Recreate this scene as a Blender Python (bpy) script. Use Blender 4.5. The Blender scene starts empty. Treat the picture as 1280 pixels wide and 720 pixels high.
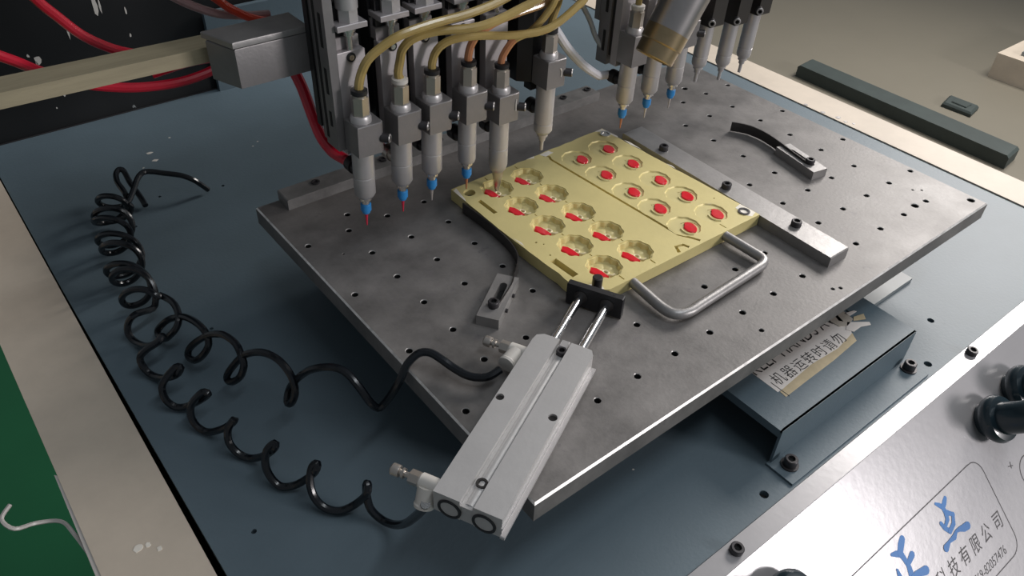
import bpy, bmesh, math, random
from mathutils import Vector, Matrix, Euler
random.seed(7)
scene = bpy.context.scene
C = scene.collection
PI = math.pi
S = 0.001                                   # lengths below are in millimetres; plate top is z = 0

# ------------------------------------------------------------------ camera, world, lamps, exposure
cam_d = bpy.data.cameras.new('camera'); cam = bpy.data.objects.new('camera', cam_d); C.objects.link(cam)
scene.camera = cam
cam_d.sensor_width = 36.0; cam_d.lens = 36.0 * 998.865 / 1280.0
cam_d.clip_start = 0.01; cam_d.clip_end = 60
cam.matrix_world = Matrix([[0.7848308, 0.3750479, -0.4933353, -0.4609591], [-0.6188423, 0.5164286, -0.5918917, -0.3122776], [0.0327847, 0.7698315, 0.6374045, 0.2629692], [0.0, 0.0, 0.0, 1.0]])

w = bpy.data.worlds.new('world'); scene.world = w; w.use_nodes = True
w.node_tree.nodes['Background'].inputs['Color'].default_value = (0.86, 0.93, 1.0, 1)
w.node_tree.nodes['Background'].inputs['Strength'].default_value = 0.16

def area(name, loc, target, sx, sy, power, color):
    d = bpy.data.lights.new(name, 'AREA'); d.shape = 'RECTANGLE'; d.size = sx; d.size_y = sy
    d.energy = power; d.color = color
    o = bpy.data.objects.new(name, d); C.objects.link(o); o.location = loc
    o.rotation_euler = (Vector(target) - Vector(loc)).to_track_quat('-Z', 'Y').to_euler()
    return o
area('side_window_light', (1.05, 0.06, 0.66), (-0.1, -0.02, 0.0), 0.55, 0.5, 18, (1.0, 0.95, 0.91))
area('front_window_light', (0.80, -1.84, 0.56), (-0.15, -0.15, -0.03), 0.42, 0.34, 19, (1.0, 0.95, 0.95))
area('ceiling_tube_light', (0.1, -0.6, 1.6), (-0.1, -0.05, 0.0), 1.2, 0.12, 7, (0.9, 0.95, 1.0))
scene.view_settings.view_transform = 'Standard'; scene.view_settings.look = 'None'
scene.view_settings.gamma = 1.0; scene.view_settings.use_curve_mapping = False
scene.view_settings.exposure = 0.0

# ------------------------------------------------------------------ materials
def srgb(r, g, b):
    f = lambda c: (c / 255 / 12.92) if c <= 10 else ((c / 255 + 0.055) / 1.055) ** 2.4
    return (f(r), f(g), f(b))
MATS = {}
def mat(name, col, metal=0.0, rough=0.5, var=0.0, scale=40.0, bump=0.0, bscale=300.0, dark=None, dthr=0.62, dscale=60.0,
        transmission=0.0, alpha=1.0, coat=0.0, rvar=0.0, stretch=None):
    m = bpy.data.materials.new(name); m.use_nodes = True; nt = m.node_tree; N = nt.nodes; L = nt.links
    b = N['Principled BSDF']
    b.inputs['Base Color'].default_value = (*col, 1); b.inputs['Metallic'].default_value = metal
    b.inputs['Roughness'].default_value = rough
    b.inputs['Transmission Weight'].default_value = transmission
    b.inputs['Coat Weight'].default_value = coat
    tc = N.new('ShaderNodeTexCoord'); src = tc.outputs['Object']
    if stretch:
        mp = N.new('ShaderNodeMapping'); mp.inputs['Scale'].default_value = stretch
        L.new(src, mp.inputs['Vector']); src = mp.outputs['Vector']
    colout = None
    if var > 0:
        n = N.new('ShaderNodeTexNoise'); n.inputs['Scale'].default_value = scale; n.inputs['Detail'].default_value = 6
        n.inputs['Roughness'].default_value = 0.65
        L.new(src, n.inputs['Vector'])
        r = N.new('ShaderNodeValToRGB')
        r.color_ramp.elements[0].position = 0.3; r.color_ramp.elements[1].position = 0.72
        r.color_ramp.elements[0].color = (*[c * (1 - var) for c in col], 1)
        r.color_ramp.elements[1].color = (*[min(1, c * (1 + var)) for c in col], 1)
        L.new(n.outputs['Fac'], r.inputs['Fac']); colout = r.outputs['Color']
        if rvar > 0:
            mr = N.new('ShaderNodeMapRange'); mr.inputs['From Min'].default_value = 0.3; mr.inputs['From Max'].default_value = 0.7
            mr.inputs['To Min'].default_value = rough - rvar; mr.inputs['To Max'].default_value = rough + rvar
            L.new(n.outputs['Fac'], mr.inputs['Value']); L.new(mr.outputs['Result'], b.inputs['Roughness'])
    if dark:
        n2 = N.new('ShaderNodeTexNoise'); n2.inputs['Scale'].default_value = dscale; n2.inputs['Detail'].default_value = 8
        n2.inputs['Roughness'].default_value = 0.7
        L.new(src, n2.inputs['Vector'])
        r2 = N.new('ShaderNodeValToRGB'); r2.color_ramp.elements[0].position = dthr; r2.color_ramp.elements[1].position = dthr + 0.05
        r2.color_ramp.elements[0].color = (0, 0, 0, 1); r2.color_ramp.elements[1].color = (1, 1, 1, 1)
        L.new(n2.outputs['Fac'], r2.inputs['Fac'])
        mx = N.new('ShaderNodeMix'); mx.data_type = 'RGBA'
        if colout: L.new(colout, mx.inputs['A'])
        else: mx.inputs['A'].default_value = (*col, 1)
        mx.inputs['B'].default_value = (*dark, 1); L.new(r2.outputs['Color'], mx.inputs['Factor'])
        colout = mx.outputs['Result']
    if colout: L.new(colout, b.inputs['Base Color'])
    if bump > 0:
        nb = N.new('ShaderNodeTexNoise'); nb.inputs['Scale'].default_value = bscale; nb.inputs['Detail'].default_value = 4
        L.new(src, nb.inputs['Vector'])
        bp = N.new('ShaderNodeBump'); bp.inputs['Strength'].default_value = bump; bp.inputs['Distance'].default_value = 0.001
        L.new(nb.outputs['Fac'], bp.inputs['Height']); L.new(bp.outputs['Normal'], b.inputs['Normal'])
    MATS[name] = m
    return m
M_DECK = mat('deck_paint', (0.100, 0.140, 0.166), 0, 0.5, 0.10, 9, 0.10, 500, dark=(0.05, 0.065, 0.08), dthr=0.70, dscale=30)
M_CREAM = mat('cream_paint', (0.56, 0.485, 0.395), 0, 0.55, 0.14, 12, 0.08, 150, dark=(0.30, 0.24, 0.18), dthr=0.70, dscale=26)
M_STAIN = mat('stainless_sheet', (0.44, 0.43, 0.44), 0.4, 0.30, 0.06, 14, 0.05, 250)
M_PLATE = mat('ground_steel', (0.172, 0.163, 0.157), 0.25, 0.5, 0.36, 34, 0.08, 500, dark=(0.16, 0.15, 0.15), dthr=0.60, dscale=110, rvar=0.08)
M_PEDGE = mat('steel_edge_glint', (0.75, 0.73, 0.71), 0.5, 0.35, 0.3, 200)  # highlight along the plate chamfer, put into the colour
M_RING = mat('hole_edge_glint', (0.42, 0.41, 0.40), 0.5, 0.4)  # bright crescents at the hole rims, painted as lighter steel
M_BAR = mat('milled_steel', (0.33, 0.32, 0.315), 0.6, 0.42, 0.12, 60, 0.1, 400)
M_RAIL = mat('scraped_steel', (0.22, 0.215, 0.21), 0.4, 0.45, 0.3, 60, 0.1, 300, dark=(0.12, 0.12, 0.12), dthr=0.66, dscale=60)
M_BLOCK = mat('grey_anodised_block', (0.235, 0.225, 0.225), 0.5, 0.42, 0.07, 90, 0.06, 600)
M_COLUMN = mat('slide_aluminium', (0.40, 0.375, 0.38), 0.45, 0.45, 0.06, 60, 0.06, 600)
M_ALU = mat('turned_aluminium', (0.50, 0.485, 0.485), 0.5, 0.40, 0.06, 80)
M_BRIGHT = mat('bright_nickel', (0.72, 0.70, 0.67), 0.9, 0.25)
M_HEX = mat('nickel_hex', (0.52, 0.48, 0.44), 0.85, 0.3, 0.08, 100)
M_DARKST = mat('blackened_steel', (0.045, 0.042, 0.045), 0.4, 0.42, 0.2, 90)
M_BLACK = mat('black_plastic', (0.012, 0.012, 0.014), 0, 0.42)
M_HOSEBLK = mat('black_polyurethane', (0.005, 0.007, 0.010), 0, 0.22)
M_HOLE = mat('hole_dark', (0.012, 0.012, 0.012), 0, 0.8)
M_BLUE = mat('blue_hub', (0.03, 0.24, 0.58), 0, 0.4)
M_RED = mat('red_resin', (0.75, 0.022, 0.035), 0, 0.18, coat=0.4)
M_REDNEEDLE = mat('red_needle', (0.60, 0.03, 0.07), 0.1, 0.35)
M_COPPER = mat('copper_needle', (0.62, 0.26, 0.14), 0.5, 0.35)
M_STEELN = mat('pale_needle', (0.72, 0.66, 0.62), 0.6, 0.3)
M_REDHOSE = mat('red_hose', (0.55, 0.012, 0.035), 0, 0.28, coat=0.2)
M_ORANGEH = mat('orange_red_hose', (0.62, 0.06, 0.03), 0, 0.3)
M_PINK = mat('pink_clear_hose', (0.42, 0.27, 0.27), 0, 0.3)
M_AMBER = mat('amber_hose', (0.40, 0.29, 0.10), 0, 0.24, 0.12, 60, coat=0.25)
M_AMBRED = mat('reddish_amber_hose', (0.47, 0.20, 0.09), 0, 0.24, 0.12, 60, coat=0.25)
M_AMBER2 = mat('orange_amber_hose', (0.46, 0.27, 0.12), 0, 0.24, 0.12, 60, coat=0.25)
M_WHITEH = mat('white_hose', (0.66, 0.66, 0.70), 0, 0.35)
M_CLEARH = mat('clear_grey_hose', (0.34, 0.36, 0.38), 0, 0.25)
M_GOLD = mat('gold_mould', (0.70, 0.60, 0.27), 0.12, 0.42, 0.07, 30, 0.06, 350, dark=(0.66, 0.58, 0.34), dthr=0.66, dscale=70)
M_GOLDF = mat('gold_cavity', (0.70, 0.61, 0.29), 0.12, 0.40, 0.06, 120)
M_CREAMR = mat('pale_cream', (0.80, 0.70, 0.45), 0, 0.35)
M_BARE = mat('worn_bare_metal', (0.86, 0.81, 0.72), 0.1, 0.45, 0.1, 200)
M_SILVER = mat('silver_cylinder', (0.52, 0.51, 0.505), 0.45, 0.42, 0.05, 60, 0.05, 500, dark=(0.33, 0.32, 0.32), dthr=0.72, dscale=120)
M_CHROME = mat('chrome_rod', (0.86, 0.86, 0.87), 1.0, 0.16)
M_WHITEP = mat('off_white_plastic', (0.60, 0.57, 0.53), 0, 0.45)
M_STRIP = mat('spring_steel', (0.075, 0.07, 0.068), 0.7, 0.35)
M_WOOD = mat('pale_wood', (0.36, 0.31, 0.205), 0, 0.6, 0.16, 16, 0.1, 200, stretch=(1, 12, 12), dark=(0.22, 0.19, 0.12), dthr=0.72, dscale=20)
M_BLACKPANEL = mat('black_panel', (0.004, 0.005, 0.006), 0, 0.55, dark=(0.45, 0.48, 0.48), dthr=0.675, dscale=45)
M_GREEN = mat('green_floor_paint', (0.012, 0.16, 0.06), 0, 0.5, 0.10, 3)
M_TABLE = mat('beige_table', (0.17, 0.155, 0.12), 0, 0.5, 0.06, 2.5)
M_DKGREEN = mat('dark_green_grey', (0.035, 0.048, 0.045), 0, 0.6, 0.15, 30)
M_BUTTON = mat('teal_black_plastic', (0.010, 0.022, 0.030), 0, 0.3, coat=0.3)
M_STICK = mat('sticker_paper', (0.72, 0.67, 0.63), 0, 0.5, 0.06, 60)
M_STICKTAN = mat('sticker_stained_paper', (0.50, 0.41, 0.26), 0, 0.55, 0.15, 90)
M_STICKGREY = mat('sticker_torn_underside', (0.40, 0.36, 0.31), 0, 0.6, 0.15, 90)
M_INK = mat('black_ink', (0.02, 0.018, 0.018), 0, 0.5)
M_GREYINK = mat('grey_ink', (0.05, 0.045, 0.048), 0, 0.5)
M_BLUEINK = mat('blue_ink', (0.04, 0.19, 0.50), 0, 0.5)
M_GUN = mat('gun_metal', (0.42, 0.40, 0.395), 0.85, 0.3, 0.15, 25)
M_GUNTINT = mat('heat_tinted_metal', (0.40, 0.31, 0.185), 0.85, 0.3, 0.2, 40)
M_GREYBOX = mat('grey_enclosure_paint', (0.20, 0.225, 0.235), 0, 0.45, 0.05, 20)
M_FILM = mat('peeled_film', (0.50, 0.47, 0.44), 0, 0.35)
M_WIRE = mat('brown_wire', (0.14, 0.16, 0.05), 0, 0.5)
M_ORANGE = mat('orange_plastic', (0.5, 0.15, 0.04), 0, 0.5)

# ------------------------------------------------------------------ geometry helpers (millimetres)
class MB:
    def __init__(s): s.bm = bmesh.new(); s.mi = 0; s.smooth = False
    def _f(s, vs, smooth=None):
        try: f = s.bm.faces.new(vs)
        except ValueError: return None
        f.material_index = s.mi; f.smooth = s.smooth if smooth is None else smooth
        return f
    def prism(s, pts, z0, z1, top_in=0.0):
        # pts: outline counter-clockwise seen from above
        n = len(pts)
        if sum(pts[i][0] * pts[(i + 1) % n][1] - pts[(i + 1) % n][0] * pts[i][1] for i in range(n)) < 0: pts = pts[::-1]
        b = [s.bm.verts.new((x * S, y * S, z0 * S)) for x, y in pts]
        if top_in:
            cx = sum(p[0] for p in pts) / n; cy = sum(p[1] for p in pts) / n
            t0 = [s.bm.verts.new((x * S, y * S, (z1 - top_in) * S)) for x, y in pts]
            t = []
            for x, y in pts:
                dx, dy = cx - x, cy - y; l = math.hypot(dx, dy) or 1
                k = top_in * 1.3 / l
                t.append(s.bm.verts.new(((x + dx * k) * S, (y + dy * k) * S, z1 * S)))
            rings = [b, t0, t]
        else:
            t = [s.bm.verts.new((x * S, y * S, z1 * S)) for x, y in pts]; rings = [b, t]
        s._f(b[::-1], False); s._f(t, False)
        for A, B in zip(rings, rings[1:]):
            for i in range(n): s._f([A[i], A[(i + 1) % n], B[(i + 1) % n], B[i]], False)
        return s
    def box(s, x0, x1, y0, y1, z0, z1, bev=0.0):
        return s.prism([(x0, y0), (x1, y0), (x1, y1), (x0, y1)], z0, z1, bev)
    def lathe(s, prof, org=(0, 0, 0), axis=(0, 0, 1), n=24, cap0=True, cap1=True, sharp=True, phase=0.0):
        # prof: list of (r, h) along axis; sharp -> faceted normals between rings
        a = Vector(axis).normalized(); o = Vector(org)
        u = a.orthogonal().normalized() if abs(a.z) < 0.999 else Vector((1, 0, 0)); v = a.cross(u)
        rings = []
        for r, h in prof:
            rings.append([s.bm.verts.new((o + a * h + (u * math.cos(2 * PI * i / n + phase) + v * math.sin(2 * PI * i / n + phase)) * r) * S) for i in range(n)])
        for A, B in zip(rings, rings[1:]):
            for i in range(n): s._f([A[i], A[(i + 1) % n], B[(i + 1) % n], B[i]], n > 8)
        if cap0: s._f(rings[0][::-1], False)
        if cap1: s._f(rings[-1], False)
        return s
    def cyl(s, p, q, r, n=20, r2=None):
        p = Vector(p); q = Vector(q); d = q - p
        return s.lathe([(r, 0), (r if r2 is None else r2, d.length)], p, d, n)
    def tube(s, pts, r, n=10, sub=4, caps=True):
        P = [Vector(p) for p in pts]
        if sub > 1:
            Q = []
            for i in range(len(P) - 1):
                p0 = P[max(i - 1, 0)]; p1 = P[i]; p2 = P[i + 1]; p3 = P[min(i + 2, len(P) - 1)]
                for k in range(sub):
                    t = k / sub
                    Q.append(0.5 * ((2 * p1) + (p2 - p0) * t + (2 * p0 - 5 * p1 + 4 * p2 - p3) * t * t + (3 * p1 - p0 - 3 * p2 + p3) * t ** 3))
            Q.append(P[-1]); P = Q
        rings = []; nrm = None
        for i, p in enumerate(P):
            t = (P[min(i + 1, len(P) - 1)] - P[max(i - 1, 0)])
            if t.length < 1e-9: continue
            t.normalize()
            nrm = t.orthogonal().normalized() if nrm is None else (nrm - t * nrm.dot(t)).normalized()
            b = t.cross(nrm)
            rings.append([s.bm.verts.new((p + (nrm * math.cos(2 * PI * k / n) + b * math.sin(2 * PI * k / n)) * r) * S) for k in range(n)])
        for A, B in zip(rings, rings[1:]):
            for k in range(n): s._f([A[k], A[(k + 1) % n], B[(k + 1) % n], B[k]], True)
        if caps: s._f(rings[0][::-1], False); s._f(rings[-1], False)
        return s
    def tri(s, *p): s._f([s.bm.verts.new(Vector(q) * S) for q in p], False); return s
    def sheet(s, outer, holes, z, zf=None):
        # flat face with holes (2-D outlines); returns [(outline verts)] of each hole
        loops = []
        edges = []
        for pl in [outer] + list(holes):
            vs = [s.bm.verts.new((x * S, y * S, z * S)) for x, y in pl]
            loops.append(vs)
            for i in range(len(vs)): edges.append(s.bm.edges.new((vs[i], vs[(i + 1) % len(vs)])))
        r = bmesh.ops.triangle_fill(s.bm, edges=edges, use_beauty=True, use_dissolve=False, normal=(0, 0, 1))
        for g in r['geom']:
            if isinstance(g, bmesh.types.BMFace):
                if g.normal.z < 0: g.normal_flip()
                g.material_index = s.mi; g.smooth = False
        return loops
    def ring_to(s, A, pts, z, smooth=False):
        B = [s.bm.verts.new((x * S, y * S, z * S)) for x, y in pts]; n = len(A)
        for i in range(n): s._f([A[i], A[(i + 1) % n], B[(i + 1) % n], B[i]], smooth)
        return B
    def build(s, name, mats, parent=None, recalc=True):
        if recalc: bmesh.ops.recalc_face_normals(s.bm, faces=s.bm.faces)
        me = bpy.data.meshes.new(name); s.bm.to_mesh(me); s.bm.free()
        me.set_sharp_from_angle(angle=math.radians(32))
        for m in (mats if isinstance(mats, (list, tuple)) else [mats]): me.materials.append(m)
        o = bpy.data.objects.new(name, me); C.objects.link(o)
        if parent: o.parent = parent
        return o
def tag(o, label=None, cat=None, group=None, kind=None):
    if label: o['label'] = label
    if cat: o['category'] = cat
    if group: o['group'] = group
    if kind: o['kind'] = kind
    return o
def thing(name, label, cat, loc=(0, 0, 0), rot=(0, 0, 0), group=None):
    o = bpy.data.objects.new(name, None); C.objects.link(o); o.empty_display_size = 0.02
    o.location = Vector(loc) * S; o.rotation_euler = rot
    return tag(o, label, cat, group)
def circ(cx, cy, r, n=14, ph=0.0): return [(cx + r * math.cos(2 * PI * i / n + ph), cy + r * math.sin(2 * PI * i / n + ph)) for i in range(n)]
def text(body, size, name, m, parent, mw, xs=1.0, thin=0.0, shear=0.0, depth=0.00004):
    cu = bpy.data.curves.new(name, 'FONT'); cu.body = body; cu.size = size * S; cu.align_x = 'CENTER'; cu.align_y = 'CENTER'
    cu.extrude = depth; cu.offset = thin * S; cu.shear = shear; cu.resolution_u = 3
    t = bpy.data.objects.new(name, cu); C.objects.link(t)
    bpy.context.view_layer.update()
    me = bpy.data.meshes.new_from_object(t.evaluated_get(bpy.context.evaluated_depsgraph_get()))
    bpy.data.objects.remove(t)
    o = bpy.data.objects.new(name, me); C.objects.link(o); o.parent = parent
    me.materials.clear(); me.materials.append(m)
    o.matrix_local = mw @ Matrix.Diagonal((xs, 1, 1, 1))
    return o
def socket_screw(mb, p, axis, r=3.4, h=5.0, ring=False):
    # cap head with a recessed hexagon; material 0 head, 1 socket
    p = Vector(p); a = Vector(axis).normalized()
    mb.mi = 0; mb.lathe([(r, 0), (r, h - .5)], p, a, 18, cap1=False)
    mb.mi = 2 if ring else 0; mb.lathe([(r, h - .5), (r - .4, h), (r * .55, h)], p, a, 18, cap0=False, cap1=False); mb.mi = 0
    mb.lathe([(r * .55, h), (r * .5, h - 1.6)], p, a, 6, cap0=False, cap1=False)
    mb.mi = 1; mb.lathe([(r * .5, h - 1.6), (0.01, h - 1.6)], p, a, 6, cap0=False, cap1=False); mb.mi = 0
    return mb
DZ = -60.0                                   # deck height
# ------------------------------------------------------------------ the setting
fl = MB(); fl.mi = 0; fl.box(-2500, 3500, -2500, 3500, -920, -900); tag(fl.build('floor', M_GREEN), kind='structure')
bw = MB(); bw.box(-479, 139, 360, 372, -900, 520); WB = tag(bw.build('wall_back', M_BLACKPANEL), kind='structure')
for k, (x, z, a, b) in enumerate([(-352.7, 13.4, 1.2, 7), (-379.3, -2.6, 3.2, 5), (-307.7, 20.8, 0.9, 4), (-309.3, 1.0, 1, 2), (-325.2, 27.4, 0.9, 7), (-328.5, 28.1, 3, 8), (-369.9, -33.5, 1.2, 2.5), (-347.0, 8.9, 1, 3), (-384.6, 1.9, 1.3, 2), (-378.1, -42.8, 0.8, 1.2), (-380.7, -6.7, 1, 4)]):
    m_ = MB(); P = [(x + a * random.uniform(.5, 1) * math.cos(t), z + b * random.uniform(.5, 1) * math.sin(t)) for t in [i * PI / 4 for i in range(8)]]
    m_._f([m_.bm.verts.new((q[0] * S, 359.8 * S, q[1] * S)) for q in P]); m_.build('paint_fleck', M_WHITEP, WB)

# ------------------------------------------------------------------ machine cabinet
PA = math.radians(42); PB = -226.7
pd = Vector((0, -math.cos(PA), -math.sin(PA))); pn = Vector((0, -math.sin(PA), math.cos(PA)))
def PL(u, v, h=0.0): return Vector((u, PB, DZ)) + pd * v + pn * h          # point of the sloping control panel
PROT = Matrix(((1, 0, 0, 0), (0, math.cos(PA), -math.sin(PA), 0), (0, math.sin(PA), math.cos(PA), 0), (0, 0, 0, 1)))
def PMW(u, v, h): return Matrix.Translation(PL(u, v, h) * S) @ PROT
cab = thing('machine_cabinet', 'blue-grey machine deck with cream side rims and a sloping stainless front panel', 'machine')
d = MB()
deck_out = [(-432.3, -216), (157.5, -216), (159.5, 0), (161, 357), (-436, 357), (-436, 150)]
deck_holes = [circ(-209.1, -209.3, 2.4, 10), circ(-57.6, -209.5, 2.4, 10), circ(-378, 190, 1.2, 8), circ(-352, 217, 1.2, 8), circ(-310, 205, 1.3, 8), circ(-299, 162, 1.3, 8), circ(-377, 62, 1.2, 8), circ(-415, -80, 1.4, 8), circ(-20, -190, 2.2, 10)]
d.mi = 0; lp = d.sheet(deck_out, deck_holes, DZ)
b0 = d.ring_to(lp[0], deck_out, DZ - 4); d._f(b0)
for L_, h_ in zip(lp[1:], deck_holes):
    bb = d.ring_to(L_, h_, DZ - 3.2); d.mi = 1; d._f(bb); d.mi = 0
d.build('deck', [M_DECK, M_HOLE], cab)
d = MB(); d.prism([(-476, -300), (-437, -300), (-437, 357), (-478, 357)], -900, DZ + 1.0, 0.8); d.build('side_rim', M_CREAM, cab)
d = MB(); d.prism([(158, -300), (193.5, -300), (195.5, 357), (161.5, 357)], -900, DZ + 1.0, 0.8); d.build('side_rim', M_CREAM, cab)
d = MB(); d.box(-437, 154, 357.5, 359.5, -300, DZ); d.build('back_edge', M_DARKST, cab)
d = MB(); d.mi = 0
fh = [circ(-244.9, -220.8, 2.0, 10), circ(-28.4, -219.6, 2.0, 10)]
d.prism([(-437, PB), (200, PB), (200, -216.3), (-437, -216.3)], DZ - 2, DZ + .3); d.build('front_flange', M_STAIN, cab)
d = MB()
q = [PL(-437, 0, .3), PL(200, 0, .3), PL(200, 170, .3), PL(-437, 170, .3)]
q2 = [p - pn * 2 for p in q]
vs = [d.bm.verts.new(p * S) for p in q]; v2 = [d.bm.verts.new(p * S) for p in q2]
d._f(vs); d._f(v2[::-1])
for i in range(4): d._f([vs[i], v2[i], v2[(i + 1) % 4], vs[(i + 1) % 4]])
d.build('control_panel', M_STAIN, cab)
d = MB(); d.box(-430, 195, -350, -346, -900, DZ - 115); d.build('front_skirt', M_CREAM, cab)
for (x, y, z) in ((-244.9, -221.2, DZ + .2), (-28.4, -220.2, DZ + .2)):
    d = MB(); socket_screw(d, (x, y, z), (0, -.1, 1), 3.3, 3.4); d.build('screw', [M_DARKST, M_HOLE], cab)
# printed nameplate: frame line, blue brush characters, company line, telephone
def ribbon(mb, pts, ws, h=None):
    mb.lay = getattr(mb, 'lay', 0) + 1; h = .34 + .03 * mb.lay if h is None else h
    P = [Vector((p[0], p[1])) for p in pts]; n = len(P); l = []; r = []
    for i in range(n):
        t = (P[min(i + 1, n - 1)] - P[max(i - 1, 0)]).normalized(); nn = Vector((-t.y, t.x)); wd = ws[i] if isinstance(ws, (list, tuple)) else ws
        l.append(P[i] + nn * wd / 2); r.append(P[i] - nn * wd / 2)
    for i in range(n - 1):
        mb._f([mb.bm.verts.new(PL(a.x, a.y, h) * S) for a in (l[i], r[i], r[i + 1], l[i + 1])], False)
    h += .012
    for i in range(n):                       # rounded joints
        wd = (ws[i] if isinstance(ws, (list, tuple)) else ws) / 2
        mb._f([mb.bm.verts.new(PL(P[i].x + wd * math.cos(k * PI / 5), P[i].y + wd * math.sin(k * PI / 5), h + .0015 * i) * S) for k in range(10)], False)
fr = [(-262, 40.5), (-82, 40.5)] + [(-80 + 9 * math.sin(a), 49.5 - 9 * math.cos(a)) for a in [k * PI / 12 for k in range(1, 7)]] + [(-71, 60), (-71, 86)] + [(-80 + 9 * math.cos(a), 88 + 9 * math.sin(a)) for a in [k * PI / 12 for k in range(0, 7)]] + [(-262, 97)]
m_ = MB(); ribbon(m_, fr, .62); m_.build('nameplate_border', M_GREYINK, cab, recalc=False)
m_ = MB()
for pts, ws in [([(-108.9, 45.2), (-111, 46.6), (-113.7, 48.2)], [2.6, 3.4, 3.0]), ([(-117.6, 43.6), (-115.6, 45.6), (-113.6, 47.9)], [1.6, 2.6, 3.0]), ([(-113.7, 47.8), (-113.6, 50), (-113.4, 52.2)], [3.0, 3.0, 3.6]),
                ([(-120.4, 53.6), (-119.4, 57), (-117.0, 59.9)], [2.4, 2.6, 3.0]), ([(-113.7, 51.7), (-114.6, 54.4), (-117.4, 56.0), (-119.6, 56.4)], [3.2, 3.0, 2.2, 1.6]), ([(-112.6, 51.5), (-109.2, 54.7), (-111.8, 58.6), (-117, 60.3)], [2.8, 3.0, 3.0, 2.8]),
                ([(-102.6, 65.0), (-106.4, 64.4), (-109.6, 63.2), (-112.6, 62.7), (-115.8, 64.2), (-120.8, 64.0), (-125.2, 65.2)], [4.4, 4.0, 2.6, 1.8, 3.2, 1.8, 4.2])]:
    ribbon(m_, pts, ws)
m_.build('blue_character', M_BLUEINK, cab, recalc=False)
m_ = MB()
for pts, ws in [([(-151.0, 44.8), (-153.6, 46.6), (-156.2, 49.0)], [4.0, 4.6, 4.0]), ([(-162.4, 46.8), (-159.4, 48.2), (-156.6, 49.8)], [1.8, 3.2, 3.8]), ([(-156.6, 49.3), (-155.8, 53), (-155.2, 57), (-156.6, 64), (-160, 74)], [4.0, 3.2, 3.2, 4.4, 3.4]),
                ([(-149.6, 54.4), (-152.2, 55.4), (-155, 56.6)], [3.8, 3.4, 2.6]), ([(-163.6, 54.6), (-164, 58), (-163.4, 64), (-163, 72)], [1.6, 3.0, 3.0, 2.4]), ([(-145.6, 65.6), (-149, 64.6), (-153, 63.4), (-158.4, 64)], [4.8, 4.0, 3.2, 3.4]),
                ([(-178, 80), (-164, 74.4), (-150, 76.5), (-140, 78)], [2.4, 3.6, 3.4, 3.0])]:
    ribbon(m_, pts, ws)
m_.build('blue_character', M_BLUEINK, cab, recalc=False)
for ch, u in zip('科技有限公司', (-138.2, -126.6, -115.2, -103.8, -92.2, -79.4)):
    text(ch, 10.6, 'company_character', M_GREYINK, cab, PMW(u, 76.4, .36), .82, 0.0, 0.12)
text('0769-82057476', 7.2, 'telephone_number', M_GREYINK, cab, PMW(-101.5, 90.4, .36), .80, -0.05, 0.1)
m_ = MB(); ribbon(m_, [(-34 + 9 * math.cos(a), 69 + 9 * math.sin(a)) for a in [k * PI / 14 for k in range(29)]], .7); ribbon(m_, [(-50, 58), (-46, 59.5)], .5); ribbon(m_, [(-48, 60), (-47, 56.8)], .5)
m_.build('dial_marking', M_GREYINK, cab, recalc=False)
# push buttons: collar, flange, cap
for u, v in ((-50.5, 28.2), (-16.0, 25.5), (-237.5, 24.0)):
    base = PL(u, v, .3)
    k = MB(); k.lathe([(9.5, 0), (9.5, 4), (12.6, 4.5), (13.6, 7), (13.6, 9), (12.4, 11.5), (9.4, 12.2)], base, pn, 36); b_ = k.build('push_button', M_BUTTON, cab)
    k = MB(); k.lathe([(9.2, 12.0), (8.8, 30), (8.2, 31.5), (6.5, 32)], base, pn, 32); k.build('button_cap', M_BUTTON, b_)
# peeled plastic film on the left rim and chipped spots
m_ = MB(); m_.tube([(-477, -48, DZ - 6), (-480, -30, DZ - 3), (-483, -18, DZ - 5), (-492, -14, DZ - 3), (-500, -16, DZ + 2), (-503, -10, DZ + 5), (-498, -5, DZ + 6)], 1.0, 6); m_.build('peeled_film', M_FILM, cab)
m_ = MB(); m_.prism([(-479, -110), (-476.5, -110), (-476.3, 4), (-478, 6)], DZ - 16, DZ + .6); m_.build('peeled_film', M_FILM, cab)
for x, y, r_ in ((-459, -58, 2.2), (-452, -64, 1.3), (-455.5, -59, 1.2), (162, 16, 2.2), (165, 2, 2.6), (163.5, -6, 1.8), (161.5, 34, 1.8), (166, -12, 1.5)):
    m_ = MB(); m_.prism([(x + r_ * random.uniform(.6, 1.3) * math.cos(a), y + r_ * random.uniform(.6, 1.3) * math.sin(a)) for a in [i * PI / 4 for i in range(8)]], DZ + .9, DZ + 1.2); m_.build('paint_chip', M_BARE if x < 0 else M_BAR, cab)

for x, y, r_ in ((-337, 281, 2.4), (-337, 268, 2.4), (-316, 296, 1.0), (-268, 246, .9), (-262, 251, .9), (-348, 262, .8), (-250, -160, .7)):
    m_ = MB(); m_.prism([(x + r_ * random.uniform(.7, 1.3) * math.cos(a), y + .7 * r_ * random.uniform(.6, 1.3) * math.sin(a)) for a in [i * PI / 4 for i in range(8)]], DZ - .02, DZ + .1); m_.build('paint_fleck', M_WHITEP, cab)

# floor bits seen past the left rim
m_ = MB(); m_.tube([(-700, 600, -898), (-610, 640, -897), (-560, 560, -897), (-420, 380, -897), (-300, 200, -897)], 3, 6); tag(m_.build('floor_cable', M_WIRE), 'thin brown cable lying on the green floor left of the machine', 'cable')
m_ = MB(); m_.box(-760, -700, 1230, 1330, -900, -860, 4); m_.box(-750, -710, 1240, 1320, -860, -850, 3); tag(m_.build('orange_crate', M_ORANGE), 'orange plastic block on the green floor at the left edge', 'block')

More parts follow.
